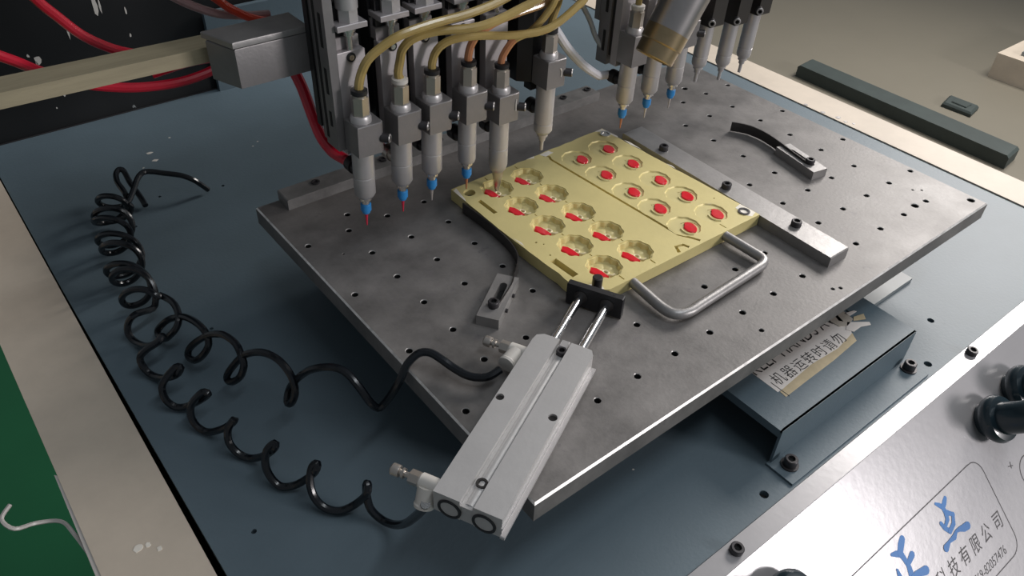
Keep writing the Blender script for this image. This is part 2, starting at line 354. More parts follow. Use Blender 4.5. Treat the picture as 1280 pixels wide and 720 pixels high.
# ------------------------------------------------------------------ beige table beyond the right rim, and what lies on it
tb = thing('work_table', 'large beige table surface beyond the cream right rim of the machine', 'table', (1400, 900, -900))
m_ = MB(); m_.box(-1020, 1600, -1500, 2000, 570, 600, 2); m_.build('table_top', M_TABLE, tb)
for sx in (-960, 1540):
    for sy in (-1440, 1940):
        m_ = MB(); m_.box(sx - 30, sx + 30, sy - 30, sy + 30, 0, 570); m_.build('leg', M_DARKST, tb)
m_ = MB(); m_.prism([(694, 10), (734, 14), (742, 372), (702, 368)], -300, -280, 3); tag(m_.build('padded_bar', M_DKGREEN), 'long dark green-grey bar lying along the machine rim on the beige table', 'bar')
m_ = MB(); m_.prism([(806, 118), (842, 124), (840, 172), (804, 165)], -300, -292, 3); m_.box(814, 832, 132, 156, -292, -290, 1); tag(m_.build('dark_handle_block', M_DKGREEN), 'small dark rectangular block alone on the beige table', 'block')
bx = thing('cream_box', 'cream box with grey recessed lid at the right edge of the beige table', 'box', (1060, 60, -300))
m_ = MB(); m_.prism([(-80, 118), (-76, -160), (140, -160), (140, 118)], 0, 42); m_.build('box_body', M_CREAM, bx)
m_ = MB(); m_.prism([(-58, 90), (-56, -150), (130, -150), (130, 90)], 42, 50, 2); m_.build('lid', M_GREYBOX, bx)

# ------------------------------------------------------------------ stage under the plate, fixture plate
st = thing('linear_stage', 'dark slide stage under the perforated plate, its base strip showing right of the guard cover', 'stage', (-140, -40, DZ + .05))
m_ = MB(); m_.box(-158, 120, -95, 100, 3, 48.8); m_.build('stage_body', M_DARKST, st)  # unseen body, left end stretched out to darken the deck beside the plate
m_ = MB(); m_.box(60, 145.5, -121.5, 0, 0, 3); m_.build('base_plate', M_GREYBOX, st)
IDX = [(-13, -1), (-13, 1), (-13, 3), (-13, 5), (-12, -1), (-12, 0), (-12, 1), (-12, 2), (-12, 3), (-12, 4), (-11, -1), (-11, 0), (-11, 1), (-11, 2), (-11, 4), (-11, 6), (-10, -1), (-10, 0), (-10, 1), (-10, 2), (-10, 3), (-10, 6), (-9, 5), (-9, 6), (-8, 6), (-7, 5), (-7, 6), (-6, 5), (-6, 6), (-5, 5), (-5, 6), (-3, 3), (-3, 4), (-3, 5), (-3, 6), (-2, 0), (-2, 1), (-2, 2), (-2, 3), (-2, 4), (-2, 5), (-2, 6), (-1, -1), (-1, 0), (-1, 4), (-1, 5), (-1, 6), (0, -1), (0, 0), (0, 1), (0, 2), (0, 3), (0, 4), (0, 5), (0, 6), (1, -1), (1, 1), (1, 3), (1, 5)]
PH = [(u * 25.0, -v * 25.29, 1.95) for u, v in IDX if (u, v) != (-13, 5)]
PH += [(-325.5, -122, 1.95), (-10.5, -150.5, 2.5), (24.2, -167.9, 2.5), (-178, -166, 1.5), (-293, 39.5, 1.95), (-6.8, 40, 2.4), (-52, 56, 1.9), (5, -140, .9), (9.5, -143.5, .9), (-117, -170, 1.2), (-121, -168, 1.2), (-335 + 22, 8, .8)]
PH = [p for i, p in enumerate(PH) if all(math.hypot(p[0] - q[0], p[1] - q[1]) > p[2] + q[2] + .3 for q in PH[:i])]
pl = thing('fixture_plate', 'thick grey steel plate with a grid of small drilled holes', 'plate', (-150, -50, -11))
def wplace(o, p): o.matrix_parent_inverse = Matrix.Translation(-Vector(p.location)); return o
outer = [(-332.2, -177.2), (29.8, -175.9), (30.6, 40), (31.0, 76.2), (-332.2, 76.2)]
inn = [(-331.4, -176.3), (29.0, -175.1), (29.8, 40), (30.2, 75.4), (-331.4, 75.4)]
m_ = MB(); m_.mi = 0
hl = [circ(x, y, r, 12) for x, y, r in PH]
lp = m_.sheet(inn, hl, 0.0)
m_.mi = 1; r1 = m_.ring_to(lp[0], outer, -.8); m_.mi = 0; r2 = m_.ring_to(r1, outer, -11); m_._f(r2[::-1])
for L_, h_, (hx, hy, hr) in zip(lp[1:], hl, PH):
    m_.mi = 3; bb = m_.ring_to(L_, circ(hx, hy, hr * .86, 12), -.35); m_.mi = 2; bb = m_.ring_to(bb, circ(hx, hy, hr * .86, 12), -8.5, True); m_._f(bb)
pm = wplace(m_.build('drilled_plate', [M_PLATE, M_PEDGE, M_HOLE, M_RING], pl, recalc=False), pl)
bpy.context.view_layer.update()
bmx = bmesh.new(); bmx.from_mesh(pm.data); bmesh.ops.recalc_face_normals(bmx, faces=bmx.faces); bmx.to_mesh(pm.data); bmx.free()

# ------------------------------------------------------------------ bars bolted on the plate
cr = thing('clamp_rail', 'long steel rail bolted along the back edge of the plate behind the nozzles', 'rail', (-195, 69, 0))
m_ = MB(); m_.box(-318, -74, 62.3, 75.8, 0, 6.6, .5); wplace(m_.build('rail_bar', M_RAIL, cr), cr)
for x in (-296, -250, -208, -171, -102, -79):
    m_ = MB(); m_.lathe([(2.6, 0), (2.6, .9), (1.5, .9), (1.4, .3), (.01, .3)], (x, 70.5, 6.5), (0, 0, 1), 16); wplace(m_.build('screw', M_DARKST, cr), cr)
sb = thing('stop_bar', 'grey steel stop bar with three black screws beside the gold mould', 'bar', (-96, -75, 0))
m_ = MB(); m_.prism([(-107.6, -155.6), (-91.2, -155.8), (-86, 9), (-103.2, 9)], 0, 6.6, .5); wplace(m_.build('bar_body', M_BAR, sb), sb)
for x, y in ((-99.2, -75.8), (-97.6, -125.2), (-97, -22)):
    m_ = MB(); socket_screw(m_, (x, y, 6.5), (0, 0, 1), 3.0, 3.4); wplace(m_.build('screw', [M_DARKST, M_HOLE], sb), sb)

def spring_clamp(label, center, ang, strip, h):
    L, W = 34.5, 11.5
    t = thing('spring_clamp', label, 'clamp', (center[0], center[1], 0), (0, 0, ang), 'spring strip clamps on the plate')
    slot = [(-9 + 2.0 * math.cos(a), 2.0 * math.sin(a)) for a in [PI / 2 + k * PI / 8 for k in range(9)]] + [(9 + 2.0 * math.cos(a), 2.0 * math.sin(a)) for a in [-PI / 2 + k * PI / 8 for k in range(9)]]
    out = [(-L / 2, -W / 2), (L / 2, -W / 2), (L / 2, W / 2), (-L / 2, W / 2)]
    m_ = MB(); lp = m_.sheet(out, [slot], h)
    b = m_.ring_to(lp[0], out, 0); m_._f(b[::-1])
    s2 = m_.ring_to(lp[1], slot, 1.0); m_.mi = 1; m_._f(s2)
    m_.build('clamp_block', [M_BAR, M_HOLE], t)
    m_ = MB(); socket_screw(m_, (-7.5, 0, 1.0), (0, 0, 1), 2.9, h + 2.0); m_.build('screw', [M_DARKST, M_HOLE], t)
    for sx in (-6, 6):
        m_ = MB(); m_.cyl((sx, -W / 2, h / 2), (sx, -W / 2 - 1.2, h / 2), 1.1, 10); m_.build('grub_screw', M_DARKST, t)
    inv = Matrix.Rotation(-ang, 4, 'Z') @ Matrix.Translation((-center[0], -center[1], 0))
    P = [inv @ Vector((p[0], p[1], 0)) for p in strip]; Q = []
    for i in range(len(P) - 1):
        p0 = P[max(i - 1, 0)]; p1 = P[i]; p2 = P[i + 1]; p3 = P[min(i + 2, len(P) - 1)]
        for k in range(5):
            tt = k / 5; Q.append(0.5 * ((2 * p1) + (p2 - p0) * tt + (2 * p0 - 5 * p1 + 4 * p2 - p3) * tt * tt + (3 * p1 - p0 - 3 * p2 + p3) * tt ** 3))
    Q.append(P[-1])
    m_ = MB(); rows = []
    for i, p in enumerate(Q):
        tg = (Q[min(i + 1, len(Q) - 1)] - Q[max(i - 1, 0)]).normalized(); nn = Vector((-tg.y, tg.x, 0)) * .35
        rows.append([m_.bm.verts.new(v * S) for v in (p + nn + Vector((0, 0, .6)), p + nn + Vector((0, 0, 7.2)), p - nn + Vector((0, 0, 7.2)), p - nn + Vector((0, 0, .6)))])
    for A, B in zip(rows, rows[1:]):
        for k in range(4): m_._f([A[k], A[(k + 1) % 4], B[(k + 1) % 4], B[k]], True if k in (0, 2) else False)
    m_._f(rows[0]); m_._f(rows[-1][::-1])
    m_.build('spring_strip', M_STRIP, t)
    return t
spring_clamp('small steel clamp block left of the gold mould with curved strip pressing its side', (-271.5, -74.5), math.atan2(19, 27), [(-276, -80.5), (-262, -72.5), (-256.5, -68), (-249.5, -62), (-243.5, -55), (-240, -46), (-238.2, -34), (-237.6, -18), (-238.4, 2)], 6.0)
spring_clamp('small steel clamp block far right on bare plate with dark curved strip free', (-28.9, -79.5), math.atan2(34.5, 7.0), [(-33, -86), (-29.5, -72), (-26.8, -62), (-24.5, -52), (-23.6, -42), (-25.5, -32), (-31, -23.5)], 5.6)

# ------------------------------------------------------------------ gold mould tray
TZ = 7.5
tr = thing('mould_tray', 'gold metal mould with scalloped cavities, red resin fills and a rod handle', 'mould', (-171, -43, 0))
def scal(cx, cy, r, a, k, n, ph=0.0): return [(cx + (r + a * math.cos(k * t + ph)) * math.cos(t), cy + (r + a * math.cos(k * t + ph)) * math.sin(t)) for t in [2 * PI * i / n for i in range(n)]]
LC = [(x, y) for y in (2.6, -20.4, -43.8, -66.7, -89.4) for x in (-213.4, -190.4)]
RC = [(x, y) for y in (1.2, -21.0, -44.6, -66.0, -89.0) for x in (-151.6, -128.7)]
t_key = [(-236, 17.2), (-237.5, -30), (-236.8, -96), (-224, -105), (-106.9, -106.8), (-108.8, -60), (-111.4, 20.6)]
t_out = []
for q in range(7):                            # chipped, slightly ragged edges
    a, b = Vector(t_key[q]), Vector(t_key[(q + 1) % 7]); k_n = 3 if q in (2, 3) else int((b - a).length / 5.5)
    nn = Vector((-(b - a).y, (b - a).x)).normalized()
    for k in range(k_n):
        j_ = 0 if k == 0 else random.choice((0, 0, .1, .15, .25, .7 if q in (0, 1, 6, 5) else .2))
        t_out.append(tuple(a.lerp(b, k / k_n) + nn * j_))
def path_poly(P, wd):
    P = [Vector(p) for p in P]; l = []; r = []
    for i, p in enumerate(P):
        t = (P[min(i + 1, len(P) - 1)] - P[max(i - 1, 0)]).normalized(); nn = Vector((-t.y, t.x)) * wd / 2
        l.append(tuple(p + nn)); r.append(tuple(p - nn))
    return r + l[::-1]
groove = path_poly([(-166.8, 16.2), (-164.2, 12.8), (-165.6, 9.5), (-163.5, -30), (-161.6, -65), (-160.3, -93), (-156.8, -98.5), (-154.4, -103.6)], 1.7)
notch = path_poly([(-172.0, -104.3), (-169.6, -99.6), (-165.2, -100.8), (-164.0, -104.2)], 2.0)
slots = [path_poly([(-229.6, -1.5), (-229.6, -17.5)], 2.6), path_poly([(-231.4, -69.5), (-230.6, -86.5)], 4.2)]
links = []
for x in (-213.4, -190.4):
    ys = [14.6] + [2.6, -20.4, -43.8, -66.7, -89.4]
    for a, b in zip(ys[1:], ys[2:]): links.append(path_poly([(x + 1.0, (a + b) / 2 + 1.0), (x + 1.0, (a + b) / 2 - 1.0)], .7))
    links.append(path_poly([(x + 1.0, 16.2), (x + 1.0, 13.0)], .7)); links.append(path_poly([(x + 1.0, -99.6), (x + 1.0, -103.4)], .8))
links.append(path_poly([(-133.5, -99.4), (-133.2, -104)], .7))
dots = [circ(-228.8, -52.5, .7, 7), circ(-226.5, -56, .5, 7), circ(-230, -65.5, .6, 7), circ(-115.5, -80, .5, 7)]
bush = [circ(-115.2, 13.4, 2.2, 14), circ(-112.2, -99.6, 2.4, 14), circ(-229.3, 8.2, 3.6, 16)]
o1 = [scal(x, y, 9.7, .32, 10, 60, .6) for x, y in LC]; o2 = [scal(x, y, 8.9, .45, 10, 60, .6) for x, y in LC]; o3 = [scal(x, y, 8.2, .65, 10, 60, .6) for x, y in LC]
p1 = [scal(x, y, 9.5, .22, 11, 55, .3) for x, y in RC]; p2 = [scal(x, y, 9.0, .22, 11, 55, .3) for x, y in RC]
m_ = MB(); m_.mi = 0
lp = m_.sheet(t_out, o1 + p1 + [groove, notch] + slots + links + dots + bush, TZ)
b = m_.ring_to(lp[0], t_out, 0.2); m_._f(b)
i = 1
for A, B_, D_ in zip(o1, o2, o3):
    m_.mi = 0; a = m_.ring_to(lp[i], A, TZ - .45); a = m_.ring_to(a, B_, TZ - .55); m_.mi = 1; a = m_.ring_to(a, D_, TZ - 3.3); m_._f(a); i += 1
for A, B_ in zip(p1, p2):
    m_.mi = 0; a = m_.ring_to(lp[i], B_, TZ - .75); m_.mi = 1; m_._f(a); i += 1
for A, dp in [(groove, 2.6), (notch, 3.0)] + [(s_, 7.2) for s_ in slots] + [(k_, .8) for k_ in links] + [(k_, 1.5) for k_ in dots] + [(k_, 4) for k_ in bush]:
    m_.mi = 0; a = m_.ring_to(lp[i], A, TZ - dp); m_.mi = 2 if dp > 3.5 else 0; m_._f(a); i += 1  # dark steel on slot and bushing floors paints in the shade of depth
wplace(m_.build('mould_body', [M_GOLD, M_GOLDF, M_STRIP], tr), tr)
for P in ([(-118.5, 20.0), (-111.8, 20.2), (-110.2, 7), (-111.6, 5), (-113, 16)], [(-110.4, 1), (-109.2, -3), (-109.6, -14), (-111.2, -6)], [(-113, -94), (-107.6, -93), (-107.3, -104), (-112, -105.4), (-115.5, -101), (-113.5, -97)],
          [(-168, 17.8), (-160, 18.4), (-159, 15), (-166, 14)], [(-178, 18.3), (-172, 18.6), (-173, 16.8)], [(-233, 16.4), (-236, 15), (-236.4, 2), (-235.4, 4)], [(-226, -103), (-232, -98.5), (-231, -95.4), (-224.5, -98)], [(-109.6, -36), (-108.4, -40), (-109.4, -44)], [(-236.6, -42), (-236.2, -52), (-235.4, -48)]):
    bare = MB(); bare.prism(P, TZ - .05, TZ + .06); wplace(bare.build('bare_patch', M_BARE, tr), tr)
for k, (x, y) in enumerate(LC):
    # red corner fill, small ring and swoosh in relief on the cavity floor
    jx = random.uniform(-.3, .3); z0 = TZ - 3.3
    m_ = MB(); m_.prism([(x - 7.4 + jx, y + 2.6), (x - 5.0, y + 4.6), (x - 3.2, y + 2.4), (x - 2.4, y - 1.2), (x - 2.6, y - 6.6), (x - 5.6, y - 5.6), (x - 7.3, y - 2.0)], z0, z0 + 2.4, .3); wplace(m_.build('red_resin', M_RED, tr), tr)
    m_ = MB()
    m_.tube([(x - 1.4 + 1.4 * math.cos(a), y - 2.8 + 1.8 * math.sin(a), z0 + 1.6) for a in [q * PI / 5 for q in range(11)]], .6, 6, 1); m_.tube([(x - 1.2, y - 4.8, z0 + 1.4), (x, y - 6.4, z0 + 1.4), (x + 2.0, y - 6.4, z0 + 1.3)], .6, 6, 2); m_.tube([(x - 3.3, y + 1.4, z0 + 1.9), (x - 2.7, y - 2.0, z0 + 1.9), (x - 2.9, y - 6.4, z0 + 1.7)], .45, 6, 2)
    wplace(m_.build('ring_relief', M_CREAMR, tr), tr); m_ = MB(); m_.prism([(x - 4.4, y + 2.8), (x - 2.6, y + 1.5), (x - .2, y - 1.4), (x + 2.6, y - 4.6), (x + 2.4, y - 7.4), (x - 3.8, y - 7.0)], z0, z0 + 1.0, .4)  # pale cream ring and swoosh, their bright highlights painted in
    for ang_, rr_ in ((.35, 4.6), (1.3, 4.4), (2.3, 3.8)):
        m_.lathe([(3.2, 0), (2.6, .25), (1.4, .45), (.01, .5)], (x + rr_ * math.cos(ang_), y + rr_ * math.sin(ang_), z0 - .05), (0, 0, 1), 14, cap0=False, cap1=False)
    wplace(m_.build('relief', M_GOLDF, tr), tr)
for k, (x, y) in enumerate(RC):
    z0 = TZ - .75
    P = []
    for q in range(22):
        a = 2 * PI * q / 22; r_ = 4.6 + .5 * math.cos(2 * (a - .9)) - .9 * math.exp(-((a - 2.0) / .35) ** 2)
        P.append((x + 2.4 + r_ * .82 * math.cos(a), y - 2.6 + r_ * 1.02 * math.sin(a)))
    m_ = MB(); m_.prism(P, z0, z0 + .75, .25); wplace(m_.build('red_resin', M_RED, tr), tr)
    m_ = MB(); m_.tube([(x - 2.6, y - .4, z0), (x - 3.4, y - 3.2, z0), (x - 2.8, y - 6.2, z0), (x - .6, y - 8.0, z0)], .75, 6, 3); m_.tube([(px_, py_, z0) for px_, py_ in [(x + 2.4 + 5.6 * math.cos(a), y - 2.6 + 6.0 * math.sin(a)) for a in [q * PI / 8 - 1.4 for q in range(9)]]], .35, 6, 1)
    wplace(m_.build('relief', M_GOLDF, tr), tr)
for x, y in ((-115.2, 13.4), (-112.2, -99.6)):
    m_ = MB(); m_.lathe([(3.5, 0), (3.5, .6), (2.3, .6), (2.1, -2.5)], (x, y, TZ), (0, 0, 1), 20, cap0=False, cap1=False); wplace(m_.build('bushing', M_BRIGHT if y > 0 else M_DARKST, tr), tr)
m_ = MB(); m_.lathe([(3.0, 0), (3.0, .5), (2.3, 1.2), (1.3, 1.4)], (-115.2, 13.4, TZ - 1.2), (0, 0, 1), 16); wplace(m_.build('pin', M_BRIGHT, tr), tr)
m_ = MB(); m_.tube([(-207.6, -104, 4.6), (-208.4, -114, 4.4), (-209.4, -128, 4.0), (-207.6, -135, 4.0), (-201, -138, 4.0), (-190, -137.7, 4.0), (-148, -135.9, 4.0), (-139, -135, 4.0), (-135.2, -131.5, 4.0), (-135.2, -122, 4.2), (-136, -105, 4.6)], 2.75, 14, 5); wplace(m_.build('handle', M_BAR, tr), tr)
m_ = MB(); m_.lathe([(2.7, 0), (2.7, 6.5), (2.2, 7)], (-228.3, -99.8, TZ), (0, 0, 1), 18); wplace(m_.build('locating_pin', M_STRIP, tr), tr)
# ------------------------------------------------------------------ guard cover with warning sticker
gc = thing('guard_cover', 'blue-grey bent sheet guard with torn warning sticker in front of the plate', 'cover', (-130, -190, DZ))
m_ = MB(); T0, T1 = -36.6, -35.2
m_.prism([(-191.5, -199.4), (-69.2, -199.4), (-66.8, -140), (-191.5, -140)], T0, T1)
m_.box(-191.5, -69.2, -199.6, -198.2, DZ + .2, T1)
m_.box(-194, -66.6, -214.6, -198.2, DZ + .05, DZ + 1.4)
m_.box(-191.6, -190.2, -198.4, -140, T1 - 5, T1 + .02)
wplace(m_.build('cover_sheet', M_DECK, gc), gc)
for x, y in ((-185.3, -206.2), (-72.4, -205.2)):
    m_ = MB(); m_.lathe([(4.6, 0), (4.6, .8)], (x, y, DZ + 1.4), (0, 0, 1), 20); socket_screw(m_, (x, y, DZ + 2.2), (0, 0, 1), 3.4, 4.4); wplace(m_.build('screw', [M_DARKST, M_HOLE], gc), gc)
def poly_at(P, z, h=.12):
    m_ = MB(); m_.prism(P, z, z + h); return m_
stk = wplace(poly_at([(-171.2, -152), (-171.6, -181.5), (-164, -181.8), (-140, -180.2), (-118, -181.5), (-101.5, -179), (-96, -174), (-93, -171), (-90, -160), (-94, -152)], T1).build('sticker', M_STICK, gc), gc)
tn = poly_at([(-170.4, -182), (-171, -186.2), (-150, -185.6), (-128, -185.2), (-104, -183.6), (-100.5, -178.5), (-118, -181.0), (-140, -179.7), (-164, -181.4)], T1 + .01).build('stained_edge', M_STICKTAN, stk)
for P, mm in (([(-102.5, -166), (-99, -160), (-93, -158.5), (-88.5, -165), (-90, -172), (-97.5, -173.5), (-102, -171)], M_STICKGREY), ([(-101, -175), (-95, -171.5), (-84.5, -179), (-86, -181), (-92, -178.5), (-99, -178.5)], M_STICK), ([(-90, -166), (-83, -168), (-82.5, -169.4), (-89, -169.2)], M_STICK), ([(-94.5, -160), (-92.3, -159.5), (-96.5, -170), (-98, -168)], M_CREAMR), ([(-88, -171), (-81, -173), (-84, -176.4), (-91, -173)], M_STICKTAN)):
    m_ = poly_at(P, T1 + .16, .25); m_.build('torn_flake', mm, stk)
def flat_text(body, x, y, size, xs, name='lettering', thin=0.0):
    text(body, size, name, M_INK, stk, Matrix.Translation(Vector((x, y, T1 + .16)) * S), xs, thin)
flat_text('KEEP HANDS AWAY', -127.5, -163.9, 12.2, .80, thin=-.1)
for k, ch in enumerate('机器运转时请勿'):
    flat_text(ch, -163.4 + 8.75 * k, -176.2 - .25 * k * .6, 8.8, .9, 'character', -.06)
flat_text('|', -169.0, -180.0, 13, .5, 'border_line', -.1)

# ------------------------------------------------------------------ twin-rod air cylinder
CA = math.atan2(44.8, 88.2)
ac = thing('air_cylinder', 'silver twin-rod pneumatic cylinder lying diagonally across the plate corner', 'cylinder', (-358.5, -168.5, 0), (0, 0, CA))
def loc(px_, py_):
    v = Vector((px_ + 358.5, py_ + 168.5)); return (v.x * math.cos(CA) + v.y * math.sin(CA), -v.x * math.sin(CA) + v.y * math.cos(CA))
HZ = 12.5
m_ = MB(); m_.mi = 0
l1 = [(0, 2.9), (98.5, 2.9), (98.5, 10.5), (96.5, 13.6), (93, 14.2), (0, 14.2)]; l2 = [(0, -14.6), (95, -14.6), (98, -13), (98.5, -9), (98.5, -2.9), (0, -2.9)]
for out, hs in ((l1, [circ(*loc(-315.8, -133.2), 1.9, 16)]), (l2, [circ(*loc(-305.3, -155.3), 2.0, 16)])):
    lp = m_.sheet(out, hs, HZ); b = m_.ring_to(lp[0], out, 1.0); m_._f(b)
    for L_, h_ in zip(lp[1:], hs):
        a = m_.ring_to(L_, [(x, y) for x, y in h_], HZ - 1.2); m_.mi = 1; m_._f(a); m_.mi = 0
m_.box(0.3, 97.5, -2.95, 2.95, 1.0, 9.6)
m_.build('body', [M_SILVER, M_STRIP], ac)
m_ = MB(); m_.lathe([(3.4, 0), (3.4, 92)], (2, 0, 6.6), (1, 0, 0), 20); m_.build('centre_rib', M_SILVER, ac)
m_ = MB(); m_.box(-1.5, 96.5, -16.4, -14.5, 2.4, 3.8, .3); m_.box(-1.0, 92, -15.3, -14.5, 7.2, 8.0, .2); m_.build('sensor_rail', M_ALU, ac)
for q_, z_ in ((loc(-274.3, -126.3), 9.6),):
    m_ = MB(); socket_screw(m_, (q_[0] - 1.5, q_[1], z_ - 2), (0, 0, 1), 2.6, 4.4); m_.build('screw', [M_DARKST, M_HOLE], ac)
    m_ = MB(); m_.box(94.5, 99.6, -2.0, 2.0, 9.4, 12.0, .5); m_.build('rod_clip', M_ALU, ac)
q_ = loc(-346.9, -163.2); m_ = MB(); m_.lathe([(2.4, 0), (2.4, .7), (1.5, .7), (1.3, .1), (.01, .1)], (q_[0], 0, 9.7), (0, 0, 1), 18); m_.build('screw', M_STRIP, ac)
for y in (-7.3, 7.3):
    m_ = MB(); m_.lathe([(5.0, .1), (5.0, -.5), (3.9, -.5), (3.9, .1)], (0, y, 5.4), (1, 0, 0), 28); m_.build('rear_seal', M_BLACK, ac)
    m_ = MB(); m_.lathe([(3.8, .1), (3.8, -.25)], (0, y, 5.4), (1, 0, 0), 28); m_.build('rear_plug', M_SILVER, ac)
    m_ = MB(); m_.cyl((98.4, y * .94, 7.3), (137.0, y * .94, 7.3), 2.25, 24); m_.build('rod', M_CHROME, ac)
    m_ = MB(); m_.lathe([(3.5, 0), (3.5, -.5), (2.3, -.5)], (136.9, y * .94, 7.3), (1, 0, 0), 24); m_.build('rod_seat', M_STRIP, ac)
m_ = MB(); m_.prism([(136.8, -14.6), (140.4, -14.6), (140.4, 14.6), (136.8, 14.6)], 1.0, 13.4, .4); m_.build('end_plate', M_BLACK, ac)
for y in (-9.5, 9.0):
    m_ = MB(); m_.lathe([(.9, 0), (.9, .08)], (138.6, y, 13.4), (0, 0, 1), 10); m_.build('plate_hole', M_HOLE, ac)
def fitting(x, name, dirv, y_b=14.0):
    f = MB(); f.lathe([(2.6, 0), (3.4, .8), (3.4, 8.5), (2.8, 9.2)], (x, y_b, 7.0), (0, 1, 0), 20)
    f.lathe([(3.9, 0), (3.9, 7)], (x - 1, y_b + 5.2, 7.0), dirv, 20)
    e = f.build(name, M_WHITEP, ac)
    dv = Vector(dirv).normalized(); p = Vector((x - 1, y_b + 5.2, 7.0)) + dv * 7.0
    f = MB(); f.lathe([(3.9, .0), (4.3, .6), (4.1, 1.8), (2.4, 2.2)], p, dv, 20); f.build('release_collar', M_WHITEP, e)
    f = MB(); f.lathe([(3.1, 9.2), (3.1, 13.4)], (x, y_b, 7.0), (0, 1, 0), 6); f.lathe([(1.2, 13), (1.2, 16), (2.2, 16), (2.2, 17), (1.3, 17.2), (1.3, 18), (2.4, 18.2), (2.6, 19), (2.6, 21.4), (2.0, 22)], (x, y_b, 7.0), (0, 1, 0), 16); f.build('flow_screw', M_HEX, e)
fitting(87.5, 'elbow_fitting', (-1, .12, -.05)); fitting(5.6, 'elbow_fitting', (-.5, -.05, -.9))

# ------------------------------------------------------------------ coiled air hoses
HOSE_A = [(-303.2, -117.1, 8.0), (-308.6, -116.9, 7.0), (-312.7, -113.8, 6.0), (-316.1, -109.5, 6.0), (-318.1, -102.7, 6.0), (-320.4, -97.3, 8.0), (-322.1, -92.5, 9.0), (-324.2, -89.1, 9.0), (-327.7, -87.2, 8.0), (-332.9, -86.6, 4.0), (-337.1, -86.9, -3.0), (-340.5, -84.4, -12.0), (-343.5, -81.2, -20.0), (-346.2, -80.1, -22.0), (-348.9, -77.9, -18.0), (-350.6, -72.6, -12.0), (-352.2, -65.0, -8.0), (-354.7, -58.3, -8.0), (-358.2, -52.6, -10.0), (-362.2, -44.6, -16.0), (-366.0, -36.5, -26.0), (-369.1, -30.9, -36.0), (-372.5, -32.9, -42.0), (-372.0, -36.9, -40.0), (-369.3, -37.7, -34.0), (-368.3, -35.3, -27.0), (-368.9, -30.7, -22.0), (-370.4, -23.4, -20.0), (-373.2, -15.5, -21.0), (-377.1, -8.8, -24.0), (-380.8, -2.1, -30.0), (-387.5, 4.0, -42.0), (-389.1, 4.7, -47.0), (-388.2, 0.3, -46.0), (-384.8, -4.8, -40.0), (-381.7, -5.6, -33.0), (-380.9, -2.6, -29.0), (-380.1, 5.2, -27.0), (-381.8, 14.0, -27.0), (-383.9, 20.1, -29.0), (-387.2, 28.0, -34.0), (-392.5, 35.8, -42.0), (-396.5, 40.0, -49.0), (-397.7, 39.3, -53.0), (-396.3, 32.3, -51.0), (-392.2, 26.6, -44.0), (-388.6, 25.8, -38.0), (-387.4, 30.4, -34.0), (-388.3, 38.5, -33.0), (-390.4, 48.7, -35.0), (-392.8, 55.9, -38.0), (-397.6, 65.8, -45.0), (-402.4, 71.8, -53.0), (-404.1, 70.9, -56.0), (-403.3, 62.3, -54.0), (-399.6, 54.7, -46.0), (-395.4, 53.2, -40.0), (-392.4, 59.2, -37.0), (-391.9, 69.8, -37.0), (-394.6, 83.2, -40.0), (-396.2, 79.3, -37.8), (-398.7, 83.3, -35.5), (-402.1, 87.8, -35.1), (-405.9, 92.4, -36.6), (-409.3, 96.5, -39.8), (-411.5, 99.7, -44.0), (-412.2, 101.8, -48.4), (-411.2, 102.6, -52.2), (-408.5, 102.4, -54.5), (-404.8, 101.8, -54.9), (-400.7, 101.1, -53.4), (-397.1, 101.0, -50.2), (-394.8, 101.9, -46.0), (-394.3, 103.9, -41.6), (-395.6, 107.1, -37.8), (-398.1, 111.6, -35.5), (-401.6, 116.7, -35.1), (-405.5, 122.1, -36.6), (-408.8, 127.0, -39.8), (-410.8, 131.0, -44.0), (-411.0, 133.6, -48.4), (-409.3, 134.9, -52.2), (-405.8, 135.0, -54.5), (-401.1, 134.3, -54.9), (-396.2, 133.7, -53.4), (-391.9, 133.5, -50.2), (-389.0, 134.4, -46.0), (-388.2, 136.6, -41.6), (-389.4, 140.3, -37.8), (-392.4, 144.9, -35.5), (-396.4, 150.3, -35.1), (-400.5, 156.0, -36.6), (-403.8, 161.2, -39.8), (-405.7, 165.4, -44.0), (-405.6, 168.2, -48.4), (-403.5, 169.5, -52.2), (-399.8, 169.7, -54.5), (-395.0, 169.1, -54.9), (-390.1, 168.4, -53.4), (-386.0, 168.1, -50.2), (-383.3, 168.9, -46.0), (-382.6, 170.9, -41.6), (-383.8, 174.2, -37.8), (-386.7, 177.1, -35.5), (-390.5, 180.9, -35.1), (-394.5, 185.2, -36.6), (-397.8, 189.6, -39.8), (-399.5, 193.5, -44.0), (-399.4, 196.3, -48.4), (-397.2, 197.7, -52.2), (-393.3, 197.6, -54.5), (-388.4, 196.3, -54.9), (-383.5, 194.1, -53.4), (-379.6, 191.6, -50.2), (-377.4, 189.5, -46.0), (-377.3, 188.3, -41.6), (-379.3, 191.6, -44.0), (-374.2, 197.4, -42.0), (-368.4, 205.3, -40.0), (-363.6, 211.7, -38.0), (-358.2, 215.5, -37.0), (-352.6, 214.9, -38.0), (-345.9, 211.6, -40.0), (-337.1, 206.1, -42.0), (-331.1, 201.3, -45.0), (-326.8, 200.3, -50.0), (-322.1, 201.3, -57.0)]
